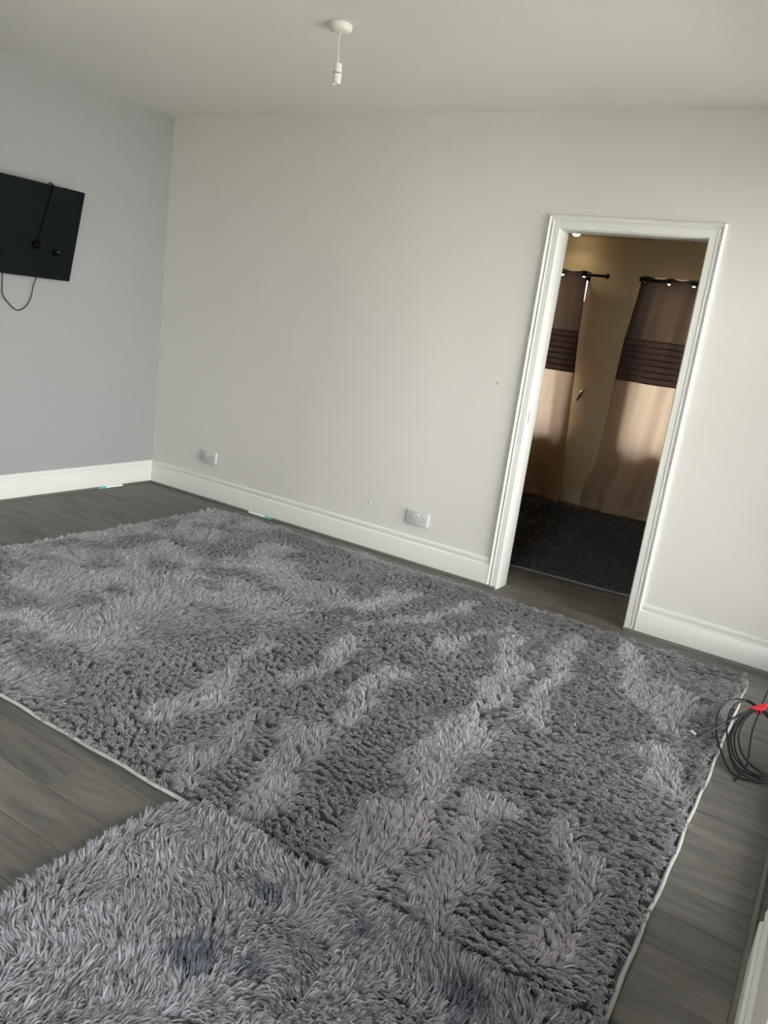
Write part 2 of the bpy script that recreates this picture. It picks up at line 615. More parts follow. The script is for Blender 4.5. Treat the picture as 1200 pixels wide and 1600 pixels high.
# ------------------------------------------------------------------ windows
def window(name, axis, c, a, b, z0, z1, sgn, mat_in):
    """c: plane of the pane; sgn: direction towards the room"""
    w = struct(empty(name, ((c, (a + b) / 2, z0) if axis == 'y' else ((a + b) / 2, c, z0))))

    def bx(nm, u0, u1, za, zb, d0, d1, m, bev=0.004):
        mb = MB()
        if axis == 'y':
            mb.box(c + min(d0, d1), c + max(d0, d1), u0, u1, za, zb)
        else:
            mb.box(u0, u1, c + min(d0, d1), c + max(d0, d1), za, zb)
        return mb.build(nm, m, w, bevel=bev)
    f = 0.055 if axis == 'y' or c < 0 else 0.036
    mid = (a + b) / 2
    bx('frame_rail', a, b, z0, z0 + f, -0.035, 0.035, M['upvc'])
    bx('frame_rail', a, b, z1 - f, z1, -0.035, 0.035, M['upvc'])
    bx('frame_stile', a, a + f, z0 + f, z1 - f, -0.035, 0.035, M['upvc'])
    bx('frame_stile', b - f, b, z0 + f, z1 - f, -0.035, 0.035, M['upvc'])
    bx('mullion', mid - 0.025, mid + 0.025, z0 + f, z1 - f, -0.03, 0.03, M['upvc'])
    bx('pane', a + f, mid - 0.025, z0 + f, z1 - f, -0.003, 0.003, M['glass'], 0)
    bx('pane', mid + 0.025, b - f, z0 + f, z1 - f, -0.003, 0.003, M['glass'], 0)
    return w


for i, (a, b, c, d) in enumerate(WIN_R):
    window('window_%d' % (i + 1), 'y', W + 0.12, a, b, c, d, -1, M['white'])
for i, (a, b, c, d) in enumerate(WIN_ADDED):  # the added window behind the viewer
    window('window_%d' % (i + 3), 'x', YF - 0.08, a, b, c, d, 1, M['white'])
for i, (a, b, c, d) in enumerate(WIN_F):
    window('window_%d' % (i + 4), 'x', FY + 0.14, a, b, c, d, -1, M['cream'])

# ------------------------------------------------------------------ shag rugs
def vnoise(x, y, scale, seed):
    """smooth value noise in [-1, 1]"""
    g = np.random.default_rng(seed).uniform(-1, 1, (64, 64))
    u, v = x / scale + 100.37, y / scale + 100.71
    i, j = np.floor(u).astype(int), np.floor(v).astype(int)
    fu, fv = u - i, v - j
    fu, fv = fu * fu * (3 - 2 * fu), fv * fv * (3 - 2 * fv)
    i0, i1, j0, j1 = i % 64, (i + 1) % 64, j % 64, (j + 1) % 64
    return (g[i0, j0] * (1 - fu) + g[i1, j0] * fu) * (1 - fv) + (g[i0, j1] * (1 - fu) + g[i1, j1] * fu) * fv


def sstep(e0, e1, x):
    t = np.clip((x - e0) / (e1 - e0), 0, 1)
    return t * t * (3 - 2 * t)


def rounded_rect(w, h, r, seg=6):
    pts = []
    for cx, cy, a0 in ((w / 2 - r, h / 2 - r, 0), (-w / 2 + r, h / 2 - r, 90), (-w / 2 + r, -h / 2 + r, 180), (w / 2 - r, -h / 2 + r, 270)):
        for k in range(seg + 1):
            a = math.radians(a0 + 90 * k / seg)
            pts.append((cx + r * math.cos(a), cy + r * math.sin(a)))
    return pts


def shag(name, cx, cy, w, h, rz, label, field, colour, clump, per, length, width, binding, z0=0.0, keep=None, corner=0.07, inset=0.012, rows=None, hang=(1, 1, 1, 1), conv=0.6, ja=0.30, jt=0.16, twist=0.9):
    root = empty(name, (cx, cy, 0), rz)
    tag(root, label, 'rug', 'shag rugs')
    pts = rounded_rect(w, h, corner)
    mb = MB()
    mb.loft([[(x * 0.999, y * 0.999, z0 + 0.0012) for x, y in pts], [(x, y, z0 + 0.007) for x, y in pts]])
    b = mb.build('backing', M['back'])
    b.parent = root
    # corded binding round the edge
    ring = [Vector((x * (1 + 0.003), y * (1 + 0.003), z0 + 0.0075)) for x, y in pts]
    dense = []
    for i in range(len(ring)):
        p, q = ring[i], ring[(i + 1) % len(ring)]
        n = max(1, int((q - p).length / 0.05))
        for k in range(n):
            dense.append(p.lerp(q, k / n))
    for i, p in enumerate(dense):
        s = 0.004 * math.sin(i * 0.9) * math.sin(i * 0.37)
        p.x += s * (1 if abs(p.x) > w / 2 - 0.02 else 0)
        p.y += s * (1 if abs(p.y) > h / 2 - 0.02 else 0)
    dense.append(dense[0])
    bd = MB().tube(dense, 0.0068, 6, caps=False).build('binding', binding, smooth=True, angle=80)
    bd.parent = root
    # tufts
    r = np.random.default_rng(abs(hash(label)) % 1 + int(w * 1000))
    nx, ny = int(w / clump), int(h / (clump * 0.87))
    gx, gy = np.meshgrid(np.arange(nx), np.arange(ny), indexing='ij')
    px = (gx + 0.5 + 0.5 * (gy % 2)) * (w / nx) - w / 2 - 0.25 * clump
    py = (gy + 0.5) * (h / ny) - h / 2
    px = (px + r.uniform(-0.38, 0.38, px.shape) * clump).ravel()
    py = (py + r.uniform(-0.38, 0.38, py.shape) * clump).ravel()
    ok = (np.abs(px) < w / 2 - inset) & (np.abs(py) < h / 2 - inset)
    qx, qy = np.abs(px) - (w / 2 - corner), np.abs(py) - (h / 2 - corner)
    ok &= ~((qx > 0) & (qy > 0) & (np.hypot(qx, qy) > corner - inset))
    px, py = px[ok], py[ok]
    ca, sa = math.cos(rz), math.sin(rz)
    wx, wy = cx + px * ca - py * sa, cy + px * sa + py * ca
    if keep is not None:
        k = keep(wx, wy)
        px, py, wx, wy = px[k], py[k], wx[k], wy[k]
    ang, tilt, lenm = field(wx, wy, r)          # per clump
    # tufts at the rim flop outwards over the binding (left, right, near, far)
    for d, na, on in ((px + w / 2, math.pi, hang[0]), (w / 2 - px, 0.0, hang[1]), (py + h / 2, -math.pi / 2, hang[2]), (h / 2 - py, math.pi / 2, hang[3])):
        na = na if on > 0 else na + math.pi
        k = abs(on) * sstep(0.05, 0.012, d) * (0.55 + 0.45 * vnoise(wx, wy, 0.09, 17))
        if na == math.pi / 2:
            k = k * sstep(0.05, 0.20, w / 2 - px)
        dv = (na + rz - ang + math.pi) % (2 * math.pi) - math.pi
        ang = ang + dv * k
        tilt = tilt + (1.1 - tilt) * k
    if rows is not None:
        rm, rd = rows(wx, wy)
        py = py - rm * rd
    N = len(px)
    rep = lambda a: np.repeat(a, per)
    rad = clump * 0.62 * np.sqrt(r.uniform(0, 1, N * per))
    th = r.uniform(0, 2 * np.pi, N * per)
    ox, oy = rad * np.cos(th), rad * np.sin(th)
    if rows is not None:
        oy = oy * (1 - 0.7 * rep(rm))
        ox = ox * (1 + 0.3 * rep(rm))
    a = rep(ang - rz) + r.normal(0, ja, N * per)
    t = np.clip(rep(tilt) + r.normal(0, jt, N * per), 0.05, 1.42)
    Ls = length * rep(lenm) * r.uniform(0.75, 1.15, N * per)
    dx, dy = np.cos(a), np.sin(a)
    Hh, G = Ls * np.cos(t), Ls * np.sin(t)
    
    wa = r.uniform(-twist, twist, N * per)
    Wd = width * r.uniform(0.7, 1.3, N * per)
    sx, sy, sz = -dy * np.cos(wa), dx * np.cos(wa), np.sin(wa) * 0.8
    rx, ry = rep(px) + ox, rep(py) + oy
    V = np.empty((N * per, 7, 3), np.float32)
    for lev, (hh, gg, ww, cc) in enumerate(((0.0, 0.0, 0.42, 0.0), (0.62, 0.26, 0.55, 0.35), (0.97, 0.66, 0.42, 0.8))):
        bx = rx + dx * G * gg - ox * conv * cc
        by = ry + dy * G * gg - oy * conv * cc
        bz = z0 + 0.006 + Hh * hh
        for k, s in ((0, -1), (1, 1)):
            V[:, lev * 2 + k, 0] = bx + s * sx * Wd * ww
            V[:, lev * 2 + k, 1] = by + s * sy * Wd * ww
            V[:, lev * 2 + k, 2] = np.maximum(bz + s * sz * Wd * ww, z0 + 0.004)
    V[:, 6, 0] = rx + dx * G - ox * conv
    V[:, 6, 1] = ry + dy * G - oy * conv
    V[:, 6, 2] = z0 + 0.006 + Hh * 0.90
    ns = N * per
    base = (np.arange(ns) * 7)[:, None]
    tri = np.array([0, 1, 3, 0, 3, 2, 2, 3, 5, 2, 5, 4, 4, 5, 6])
    loops = (base + tri[None]).ravel().astype(np.int32)
    nf = ns * 5
    me = bpy.data.meshes.new('pile')
    me.vertices.add(ns * 7)
    me.vertices.foreach_set('co', V.ravel())
    me.loops.add(nf * 3)
    me.loops.foreach_set('vertex_index', loops)
    me.polygons.add(nf)
    me.polygons.foreach_set('loop_start', np.arange(nf, dtype=np.int32) * 3)
    me.polygons.foreach_set('use_smooth', np.ones(nf, bool))
    me.update(calc_edges=True)
    at = me.attributes.new('fibre', 'FLOAT_COLOR', 'POINT')
    cols = colour(rep(wx), rep(wy), r)          # (ns, 3)
    C4 = np.ones((ns, 7, 4), np.float32)
    C4[:, :, :3] = cols[:, None, :]
    at.data.foreach_set('color', C4.ravel())
    me.materials.append(M['pile'])
    o = bpy.data.objects.new('pile', me)
    o['kind'] = 'stuff'
    COL.objects.link(o)
    o.parent = root
    return root


# brushed bands: x0, y0, x1, y1, half width
STROKES = ((3.33, -0.72, 3.45, -1.15, 0.095), (3.45, -1.15, 3.51, -1.60, 0.06), (3.51, -1.60, 3.54, -2.05, 0.11), (3.54, -2.05, 3.66, -2.60, 0.08),
           (3.54, -0.45, 3.62, -0.90, 0.075), (3.62, -0.90, 3.66, -1.45, 0.075), (3.75, -2.05, 3.90, -2.60, 0.075), (3.80, -0.32, 3.98, -0.85, 0.07),
           (4.05, -0.65, 4.13, -1.05, 0.11), (4.14, -1.30, 4.19, -1.50, 0.07), (4.02, -2.00, 4.16, -2.45, 0.065),
           (3.20, -0.55, 3.05, -1.15, 0.045), (3.10, -1.45, 3.16, -1.95, 0.055), (3.14, -2.10, 3.22, -2.55, 0.09), (2.98, -0.45, 2.70, -1.20, 0.05),
           (2.80, -1.35, 2.86, -1.85, 0.07), (2.62, -0.60, 2.38, -1.25, 0.06), (2.55, -1.70, 2.68, -2.35, 0.08), (2.90, -2.15, 2.95, -2.55, 0.06))


def field_main(x, y, r):
    # brushed in long strokes towards and away from the door on the right, trodden in patches on the left
    px_, py_ = x + 0.07 * vnoise(x, y, 0.17, 3) + 0.02 * vnoise(x, y, 0.05, 7), y + 0.08 * vnoise(x, y, 0.15, 6)
    s = np.full_like(x, -1.0)
    for x0, y0, x1, y1, hw in STROKES:
        dx_, dy_ = x1 - x0, y1 - y0
        t_ = np.clip(((px_ - x0) * dx_ + (py_ - y0) * dy_) / (dx_ * dx_ + dy_ * dy_), 0, 1)
        d = np.hypot(px_ - x0 - t_ * dx_, py_ - y0 - t_ * dy_)
        s = np.maximum(s, np.tanh(2.1 * (1.0 - d / (0.80 * hw)) + 0.5 * vnoise(x, y, 0.07, 8)))
    left = sstep(2.75, 2.0, x + 0.3 * vnoise(x, y, 0.35, 9))
    patch = np.tanh(2.4 * vnoise(x, y, 0.20, 11) + 1.1 * vnoise(x, y, 0.08, 12) + 0.25)
    s = s * (1 - left) + patch * left
    a = 0.95 + 1.25 * s + 0.35 * vnoise(x, y, 0.11, 5) + 0.7 * left * vnoise(x, y, 0.16, 13) + 0.16 * r.normal(0, 1, x.shape)
    t = 0.98 + 0.14 * s + 0.20 * vnoise(x, y, 0.18, 21) + 0.16 * vnoise(x, y, 0.06, 22) + 0.10 * r.normal(0, 1, x.shape)
    return a, t, 1.0 + 0.16 * vnoise(x, y, 0.06, 31)


def rows_main(x, y):
    # rows of tufts show as ripples where the pile is brushed straight: mask, signed distance to the row
    m = sstep(2.5, 3.2, x + 0.5 * vnoise(x, y, 0.3, 14))
    q = y + 0.050 * vnoise(x, y, 0.22, 15) + 0.016 * vnoise(x, y, 0.07, 16) + 0.10 * x
    return m, q - np.round(q / 0.025) * 0.025


def col_main(x, y, r):
    n = len(x)
    v = 1 + 0.16 * r.normal(0, 1, n)
    v *= 1 + 0.16 * vnoise(x, y, 0.19, 41) + 0.12 * vnoise(x, y, 0.5, 42)
    c = np.array([0.40, 0.376, 0.402])[None] * np.clip(v, 0.45, 1.7)[:, None]
    return np.clip(c, 0.02, 0.8)


shag('shag_rug', 2.58, -1.415, 3.43, 2.44, 0.0, 'large mauve grey shag rug with cream edge filling the room centre',
     field_main, col_main, 0.0228, 22, 0.037, 0.0040, M['bind'], rows=rows_main, hang=(1, -1, 1, 1), inset=0.006, conv=0.5, ja=0.17, jt=0.10, twist=0.6)


def field_near(x, y, r):
    a = 1.9 + 1.7 * vnoise(x, y, 0.22, 51) + 1.3 * vnoise(x, y, 0.085, 52)
    t = 0.98 + 0.26 * vnoise(x, y, 0.17, 53) + 0.24 * vnoise(x, y, 0.06, 55) + 0.1 * r.normal(0, 1, x.shape)
    return a, t, 1.0 + 0.18 * vnoise(x, y, 0.08, 54)


def col_near(x, y, r):
    n = len(x)
    v = 1 + 0.17 * r.normal(0, 1, n)
    v *= 1 + 0.14 * vnoise(x, y, 0.15, 61)
    c = np.array([0.335, 0.34, 0.375])[None] * np.clip(v, 0.4, 1.7)[:, None]
    # a few dyed dark blue blotches
    d = np.zeros(n)
    for bx, by, br in ((3.514, -3.065, 0.055), (4.036, -2.76, 0.055), (3.53, -2.80, 0.03), (3.745, -2.74, 0.03), (3.62, -3.0, 0.028)):
        d = np.maximum(d, sstep(1.3, 0.5, np.hypot(x - bx, y - by) / br + 0.35 * vnoise(x, y, 0.04, 71)))
    c = c * (1 - 0.62 * d[:, None]) + np.array([0.03, 0.045, 0.10])[None] * (0.55 * d[:, None])
    return np.clip(c, 0.02, 0.85)


shag('shag_rug', 3.735, -3.66, 1.33, 2.03, 0.0, 'light blue grey shag rug with dark blotches in the near foreground',
     field_near, col_near, 0.023, 40, 0.046, 0.0042, M['bind'],
     keep=lambda x, y: (y > -3.6), inset=0.004)


def field_far(x, y, r):
    return 0.4 + 1.0 * vnoise(x, y, 0.4, 81), 1.0 + 0.2 * vnoise(x, y, 0.3, 82), 1.0 + 0 * x


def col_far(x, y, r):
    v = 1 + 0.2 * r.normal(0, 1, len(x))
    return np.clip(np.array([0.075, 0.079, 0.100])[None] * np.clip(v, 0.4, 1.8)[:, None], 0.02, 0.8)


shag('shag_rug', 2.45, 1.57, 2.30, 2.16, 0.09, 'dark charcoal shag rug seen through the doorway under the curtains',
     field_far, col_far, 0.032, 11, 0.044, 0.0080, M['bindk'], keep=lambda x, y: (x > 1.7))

# ------------------------------------------------------------------ television on the left wall
def television():
    ybase, tilt = -0.83, math.atan2(0.119, 0.528)
    wd, ht = 0.96, 0.541
    root = empty('television', (0.0, ybase - wd / 2, 1.35))
    tag(root, 'black flat television tilted forward on the grey wall', 'television')
    # local frame of the panel: u along -y from the right edge, v up the panel, n out of the screen
    B = Vector((0.062, ybase, 1.392))
    U, V = Vector((0, -1, 0)), Vector((math.sin(tilt), 0, math.cos(tilt)))
    N = Vector((math.cos(tilt), 0, -math.sin(tilt)))

    def P(u, v, n):
        return tuple(B + U * u + V * v + N * n)

    def pbox(nm, u0, u1, v0, v1, n0, n1, m, bev=0.003):
        mb = MB()
        mb.loft([[P(u0, v0, n0), P(u1, v0, n0), P(u1, v1, n0), P(u0, v1, n0)], [P(u0, v0, n1), P(u1, v0, n1), P(u1, v1, n1), P(u0, v1, n1)]])
        return mb.build(nm, m, root, bevel=bev)
    pbox('housing', 0, wd, 0, ht, -0.028, -0.001, M['black'], 0.004)
    pbox('rear_cover', 0.18, wd - 0.18, 0.03, 0.32, -0.045, -0.026, M['black'], 0.006)
    f = 0.011
    bz = MB()
    bz.v += [P(0, 0, -0.001), P(wd, 0, -0.001), P(wd, ht, -0.001), P(0, ht, -0.001)]
    for a, b, c, d in ((0, wd, 0, f + 0.006), (0, wd, ht - f, ht), (0, f, f, ht - f), (wd - f, wd, f, ht - f)):
        bz.loft([[P(a, c, -0.002), P(b, c, -0.002), P(b, d, -0.002), P(a, d, -0.002)], [P(a, c, 0.0015), P(b, c, 0.0015), P(b, d, 0.0015), P(a, d, 0.0015)]])
    bz.v = bz.v
    bz.build('bezel', M['black'], root)
    pbox('screen', f, wd - f, f + 0.006, ht - f, -0.002, 0.0004, M['screen'], 0)
    # wall bracket
    mb = MB()
    mb.box(0.002, 0.012, ybase - wd / 2 - 0.11, ybase - wd / 2 + 0.11, 1.50, 1.72)
    for s in (-0.10, 0.10):
        c = ybase - wd / 2 + s
        mb.loft([[(0.010, c - 0.012, 1.49), (0.010, c + 0.012, 1.49), (0.010, c + 0.012, 1.73), (0.010, c - 0.012, 1.73)],
                 [P(wd / 2 - s - 0.012, 0.10, -0.030), P(wd / 2 - s + 0.012, 0.10, -0.030), P(wd / 2 - s + 0.012, 0.36, -0.030), P(wd / 2 - s - 0.012, 0.36, -0.030)]])
    mb.build('wall_bracket', M['black'], root)
    # lead that hangs over the top edge and down the screen, with its plug
    lead = spline([P(0.235, ht - 0.04, -0.034), P(0.228, ht + 0.004, -0.026), P(0.225, ht + 0.0055, -0.008), P(0.226, ht - 0.012, 0.0075), P(0.242, 0.37, 0.006),
                   P(0.262, 0.25, 0.008), P(0.272, 0.215, 0.014)], 8)
    MB().tube(lead, 0.0036, 8).build('lead', M['jet'], root, smooth=True)
    pl = MB()
    c = Vector(P(0.274, 0.196, 0.0))
    rings = []
    for n_, s in ((0.004, 0.021), (0.008, 0.025), (0.022, 0.026), (0.030, 0.022), (0.033, 0.012)):
        ring = []
        for j in range(16):
            a = 2 * math.pi * j / 16
            ring.append(c + N * n_ + U * (s * 0.92 * math.cos(a)) + V * (s * (math.sin(a) * (1.0 if math.sin(a) < 0 else 0.85))))
        rings.append(ring)
    pl.loft(rings)
    pl.build('plug', M['jet'], root, smooth=True, angle=60)
    # solid block with bright pins, shaped as the plug's reflection in the screen
    blk = pbox('plug_reflection', 0.115, 0.150, 0.145, 0.180, 0.001, 0.016, M['jet'], 0.004)
    pbox('pin_glint', 0.117, 0.121, 0.168, 0.175, 0.016, 0.0185, M['steel'], 0.0008)
    pbox('pin_glint', 0.128, 0.132, 0.169, 0.174, 0.016, 0.0185, M['steel'], 0.0008)
    # flex loop drooping below
    loop = spline([(0.04, -1.262, 1.45), (0.024, -1.255, 1.386), (0.016, -1.250, 1.313), (0.014, -1.241, 1.263), (0.014, -1.190, 1.208), (0.014, -1.140, 1.186),
                   (0.014, -1.089, 1.216), (0.014, -1.057, 1.276), (0.018, -1.050, 1.334), (0.026, -1.038, 1.385), (0.04, -1.03, 1.45)], 8)
    MB().tube(loop, 0.0032, 8).build('flex', M['cable'], root, smooth=True)
    return root


television()

# ------------------------------------------------------------------ pendant
PX, PY = 2.278, -1.245
pend = tag(empty('ceiling_pendant', (PX, PY, H)), 'white bulbless pendant holder hanging from a round ceiling rose', 'light fitting')
MB().lathe((PX, PY, H), [(0.049, 0.0), (0.050, -0.006), (0.048, -0.016), (0.043, -0.024), (0.030, -0.029), (0.010, -0.031), (0.006, -0.036)], 40).build('ceiling_rose', M['plast'], pend, smooth=True)
MB().tube(spline([(PX, PY, H - 0.030), (PX + 0.001, PY, H - 0.07), (PX + 0.005, PY, H - 0.12), (PX + 0.008, PY + 0.001, H - 0.152)], 6), 0.0026, 8).build('cord', M['plast'], pend, smooth=True)
hx, hy, hz = PX + 0.009, PY + 0.001, H - 0.148
MB().lathe((hx, hy, hz), [(0.006, 0.004), (0.0155, 0.0), (0.0172, -0.012), (0.0172, -0.034)], 28).build('holder_cap', M['plast'], pend, smooth=True)
MB().lathe((hx, hy, hz), [(0.0150, -0.033), (0.0150, -0.039)], 28).build('holder_gap', M['hole'], pend, smooth=True)
MB().lathe((hx, hy, hz), [(0.0190, -0.038), (0.0192, -0.044), (0.0180, -0.046), (0.0178, -0.076), (0.0160, -0.078), (0.0158, -0.062)], 28).build('holder_skirt', M['plast'], pend, smooth=True)
MB().lathe((hx, hy, hz), [(0.0150, -0.070), (0.0150, -0.064)], 28).build('holder_contact', M['hole'], pend, smooth=True)

# ------------------------------------------------------------------ double sockets on the back wall
def socket(x, z, label):
    root = tag(empty('wall_socket', (x, 0, z)), label, 'socket', 'double sockets on the white wall')
    w, h = 0.147, 0.087

    def bx(nm, x0, x1, y0, y1, z0, z1, m, bev=0.001, par=root):
        return MB().box(x + x0, x + x1, y0, y1, z + z0, z + z1).build(nm, m, par, bevel=bev)
    bx('pattress', -w / 2 + 0.003, w / 2 - 0.003, -0.010, 0.0, -h / 2 + 0.003, h / 2 - 0.003, M['plast'])
    bx('faceplate', -w / 2, w / 2, -0.018, -0.009, -h / 2, h / 2, M['sock'], 0.0022)
    for s in (-1, 1):
        c = s * 0.041
        bx('earth_slot', c - 0.0022, c + 0.0022, -0.0184, -0.0175, 0.004, 0.013, M['hole'], 0)
        bx('pin_slot', c - 0.0145, c - 0.0090, -0.0184, -0.0175, -0.0135, -0.0095, M['hole'], 0)
        bx('pin_slot', c + 0.0090, c + 0.0145, -0.0184, -0.0175, -0.0135, -0.0095, M['hole'], 0)
        r = bx('rocker_switch', s * 0.0085 - 0.0055, s * 0.0085 + 0.0055, -0.0215, -0.0175, 0.016, 0.034, M['plast'], 0.0012)
        MB().lathe((x + s * 0.0605, -0.0178, z), [(0.0026, 0), (0.0026, -0.0006)], 12, 'Y').build('screw', M['hole'], root)
    return root


socket(2.322, 0.285, 'double socket on the white wall nearest the doorway')
socket(0.577, 0.308, 'double socket on the white wall nearest the grey corner')

# stickers left on the beading
def sticker(axis, a, b, label):
    root = tag(empty('paper_sticker', (0.034, (a + b) / 2, 0) if axis == 'y' else ((a + b) / 2, -0.034, 0)), label, 'sticker', 'stickers on the floor beading')
    r = 0.0158
    prof = [(r * math.sin(t), r * math.cos(t)) for t in [math.radians(d) for d in (15, 30, 45, 60, 75)]]
    pin = [(t * 0.965, z * 0.965) for t, z in prof][::-1]
    pr = prof + pin

    def piece(nm, u0, u1, m):
        rings = [[((0.020 + t, u, z) if axis == 'y' else (u, -0.020 - t, z)) for t, z in pr] for u in (u0, u1)]
        MB().loft(rings).build(nm, m, root, smooth=True, angle=50)
    if axis == 'y':
        c = a + (b - a) * 0.28
        piece('paper', c, b, M['label'])
        piece('printed_end', a, c, M['teal'])
    else:
        c = b - (b - a) * 0.28
        piece('paper', a, c, M['label'])
        piece('printed_end', c, b, M['teal'])


sticker('y', -0.50, -0.295, 'white and teal sticker on beading below the grey wall')
sticker('x', 1.01, 1.215, 'white and teal sticker on beading below the white wall')

# small filled dents in the plaster
for i, (x, z, lab) in enumerate(((1.96, 0.30, 'small plaster lump on the white wall left of a socket'), (2.70, 1.165, 'small plaster lump on the white wall beside the doorway'))):
    mb = MB()
    rings = []
    for k, (s, d) in enumerate(((1, 0.0), (0.85, 0.002), (0.5, 0.0035), (0.12, 0.004))):
        rings.append([(x + s * 0.014 * math.cos(a) * (1 + 0.25 * math.sin(3 * a)), -d, z + s * 0.010 * math.sin(a) * (1 + 0.2 * math.cos(2 * a))) for a in [j * math.pi / 7 for j in range(14)]])
    mb.loft(rings)
    tag(mb.build('plaster_lump', M['white'], smooth=True), lab, 'plaster lump', 'plaster lumps on the white wall')

# ------------------------------------------------------------------ coiled cable on the floor by the right wall
coil = tag(empty('coiled_cable', (4.40, -1.0, 0)), 'coil of thin black cable tied with red tape by the rug corner', 'cable')
tie = (4.392, -0.825, 0.134)
R1, R2 = (4.505, -1.10, 0.03), (4.525, -0.98, 0.07)
runs = [
    [tie, (4.347, -.808, .138), (4.304, -.811, .137), (4.271, -.849, .124), (4.257, -.915, .101), (4.263, -.979, .078), (4.280, -1.043, .056), (4.313, -1.112, .032), (4.350, -1.175, .012),
     (4.378, -1.202, .007), (4.420, -1.205, .008), (4.475, -1.165, .015), (4.515, -1.06, .045), (4.515, -.96, .080), (4.47, -.87, .115), tie],
    [tie, (4.342, -.806, .143), (4.310, -.839, .130), (4.296, -.897, .110), (4.299, -.960, .088), (4.313, -1.024, .065), (4.343, -1.113, .035), (4.378, -1.170, .016), (4.415, -1.192, .012),
     (4.469, -1.193, .012), (4.512, -1.12, .030), (4.528, -1.00, .070), (4.49, -.88, .110), tie],
    [tie, (4.365, -.848, .128), (4.338, -.901, .110), (4.324, -.976, .084), (4.323, -1.037, .062), (4.345, -1.112, .036), (4.380, -1.159, .020), (4.433, -1.175, .016), (4.485, -1.162, .018),
     (4.520, -1.07, .045), (4.515, -.95, .085), (4.45, -.85, .122), tie],
    [tie, (4.375, -.851, .125), (4.356, -.910, .106), (4.349, -.987, .079), (4.358, -1.036, .061), (4.383, -1.091, .042), (4.424, -1.128, .029), (4.481, -1.142, .024), (4.510, -1.06, .050),
     (4.495, -.93, .092), tie],
    [tie, (4.371, -.853, .124), (4.351, -.894, .111), (4.337, -.983, .080), (4.342, -1.037, .061), (4.362, -1.096, .041), (4.407, -1.151, .022), (4.487, -1.176, .014), (4.522, -1.08, .040),
     (4.505, -.92, .095), tie],
    [tie, (4.368, -.850, .127), (4.345, -.899, .109), (4.330, -.980, .083), (4.331, -1.037, .063), (4.352, -1.104, .040), (4.392, -1.150, .026), (4.455, -1.168, .022), (4.512, -1.10, .040),
     (4.520, -.97, .085), (4.46, -.86, .122), tie],
    [tie, (4.394, -.862, .126), (4.391, -.909, .106), (4.392, -.982, .080), (4.405, -1.112, .036), (4.401, -1.173, .016), (4.388, -1.205, .006), (4.386, -1.24, .005)],
]
for pts in runs:
    MB().tube(spline(pts, 7), 0.0036, 8).build('cable_loop', M['cable'], coil, smooth=True)
tail = [tie, (4.365, -.848, .124), (4.330, -.898, .108), (4.271, -1.004, .074), (4.238, -1.062, .053), (4.223, -1.079, .047), (4.212, -1.080, .047)]
MB().tube(spline(tail, 7), 0.0042, 8).build('cable_tail', M['cable'], coil, smooth=True)
MB().tube([(4.213, -1.080, .047), (4.203, -1.075, .049), (4.190, -1.067, .052)], [0.0048, 0.0055, 0.0046], 10).build('white_connector', M['plast'], coil, smooth=True)
MB().tube(spline([tie, (4.398, -.77, .155), (4.405, -.70, .172), (4.45, -.62, .15), (4.50, -.60, .08)], 7), 0.0042, 8).build('cable_end', M['cable'], coil, smooth=True)
# folded red tape: a crumpled wedge round the bundle
tp = MB()
tc_ = Vector(tie)
rings = []
for k, (o, s1, s2) in enumerate((((-0.036, -0.020, -0.006), 0.007, 0.007), ((-0.010, -0.008, -0.001), 0.022, 0.018), ((0.012, 0.002, 0.002), 0.032, 0.026), ((0.017, 0.006, 0.003), 0.020, 0.018))):
    c = tc_ + Vector(o)
    rings.append([c + Vector((0.25 * s1 * math.sin(a), -s1 * math.cos(a) * 0.55, s2 * math.sin(a) + 0.004 * math.sin(3 * a + k))) for a in [j * math.pi / 6 for j in range(12)]])
tp.loft(rings)
tp.build('red_tape', M['red'], coil, smooth=True, angle=30)
tp = MB()
rings = []
for k, (o, s1) in enumerate((((0.012, 0.014, 0.008), 0.008), ((0.028, 0.020, 0.014), 0.013), ((0.046, 0.022, 0.012), 0.012), ((0.062, 0.016, 0.004), 0.007))):
    c = tc_ + Vector(o)
    rings.append([c + Vector((0.0, -s1 * math.cos(a), 0.6 * s1 * math.sin(a))) for a in [j * math.pi / 5 for j in range(10)]])
tp.loft(rings)
tp.build('red_tape', M['red'], coil, smooth=True, angle=30)
MB().tube([tc_ + Vector((0.030, -0.004, 0.012)), tc_ + Vector((0.055, -0.010, 0.014))], 0.0045, 8).build('white_connector', M['plast'], coil, smooth=True)

# ------------------------------------------------------------------ curtains and rods in the next room
RY, RZ = 2.86, 2.036


def rod(x0, x1, knob, label):
    root = tag(empty('curtain_rod', ((x0 + x1) / 2, RY, RZ)), label, 'curtain rod', 'curtain rods on the far wall')
    MB().lathe((x0, RY, RZ), [(0.0125, 0), (0.0125, x1 - x0)], 20, 'X').build('pole', M['rod'], root, smooth=True)
    ex, s = (x1, 1) if knob > 0 else (x0, -1)
    MB().lathe((ex, RY, RZ), [(0.013, 0), (0.016, s * 0.004), (0.012, s * 0.010), (0.018, s * 0.020), (0.023, s * 0.033), (0.019, s * 0.046), (0.006, s * 0.052)], 20, 'X').build('finial', M['rod'], root, smooth=True)
    for bxp in ((ex - s * 0.165) if knob > 0 else ex + 0.030, (x0 if knob > 0 else x1) - s * -0.1 * (1 if knob > 0 else 1)):
        mb = MB()
        mb.box(bxp - 0.012, bxp + 0.012, RY - 0.018, FY, RZ - 0.010, RZ + 0.004)
        mb.box(bxp - 0.020, bxp + 0.020, RY - 0.020, RY + 0.020, RZ - 0.018, RZ + 0.026)
        mb.box(bxp - 0.025, bxp + 0.025, FY - 0.006, FY, RZ - 0.045, RZ + 0.030)
        mb.build('bracket', M['rod'], root, bevel=0.003)
    return root


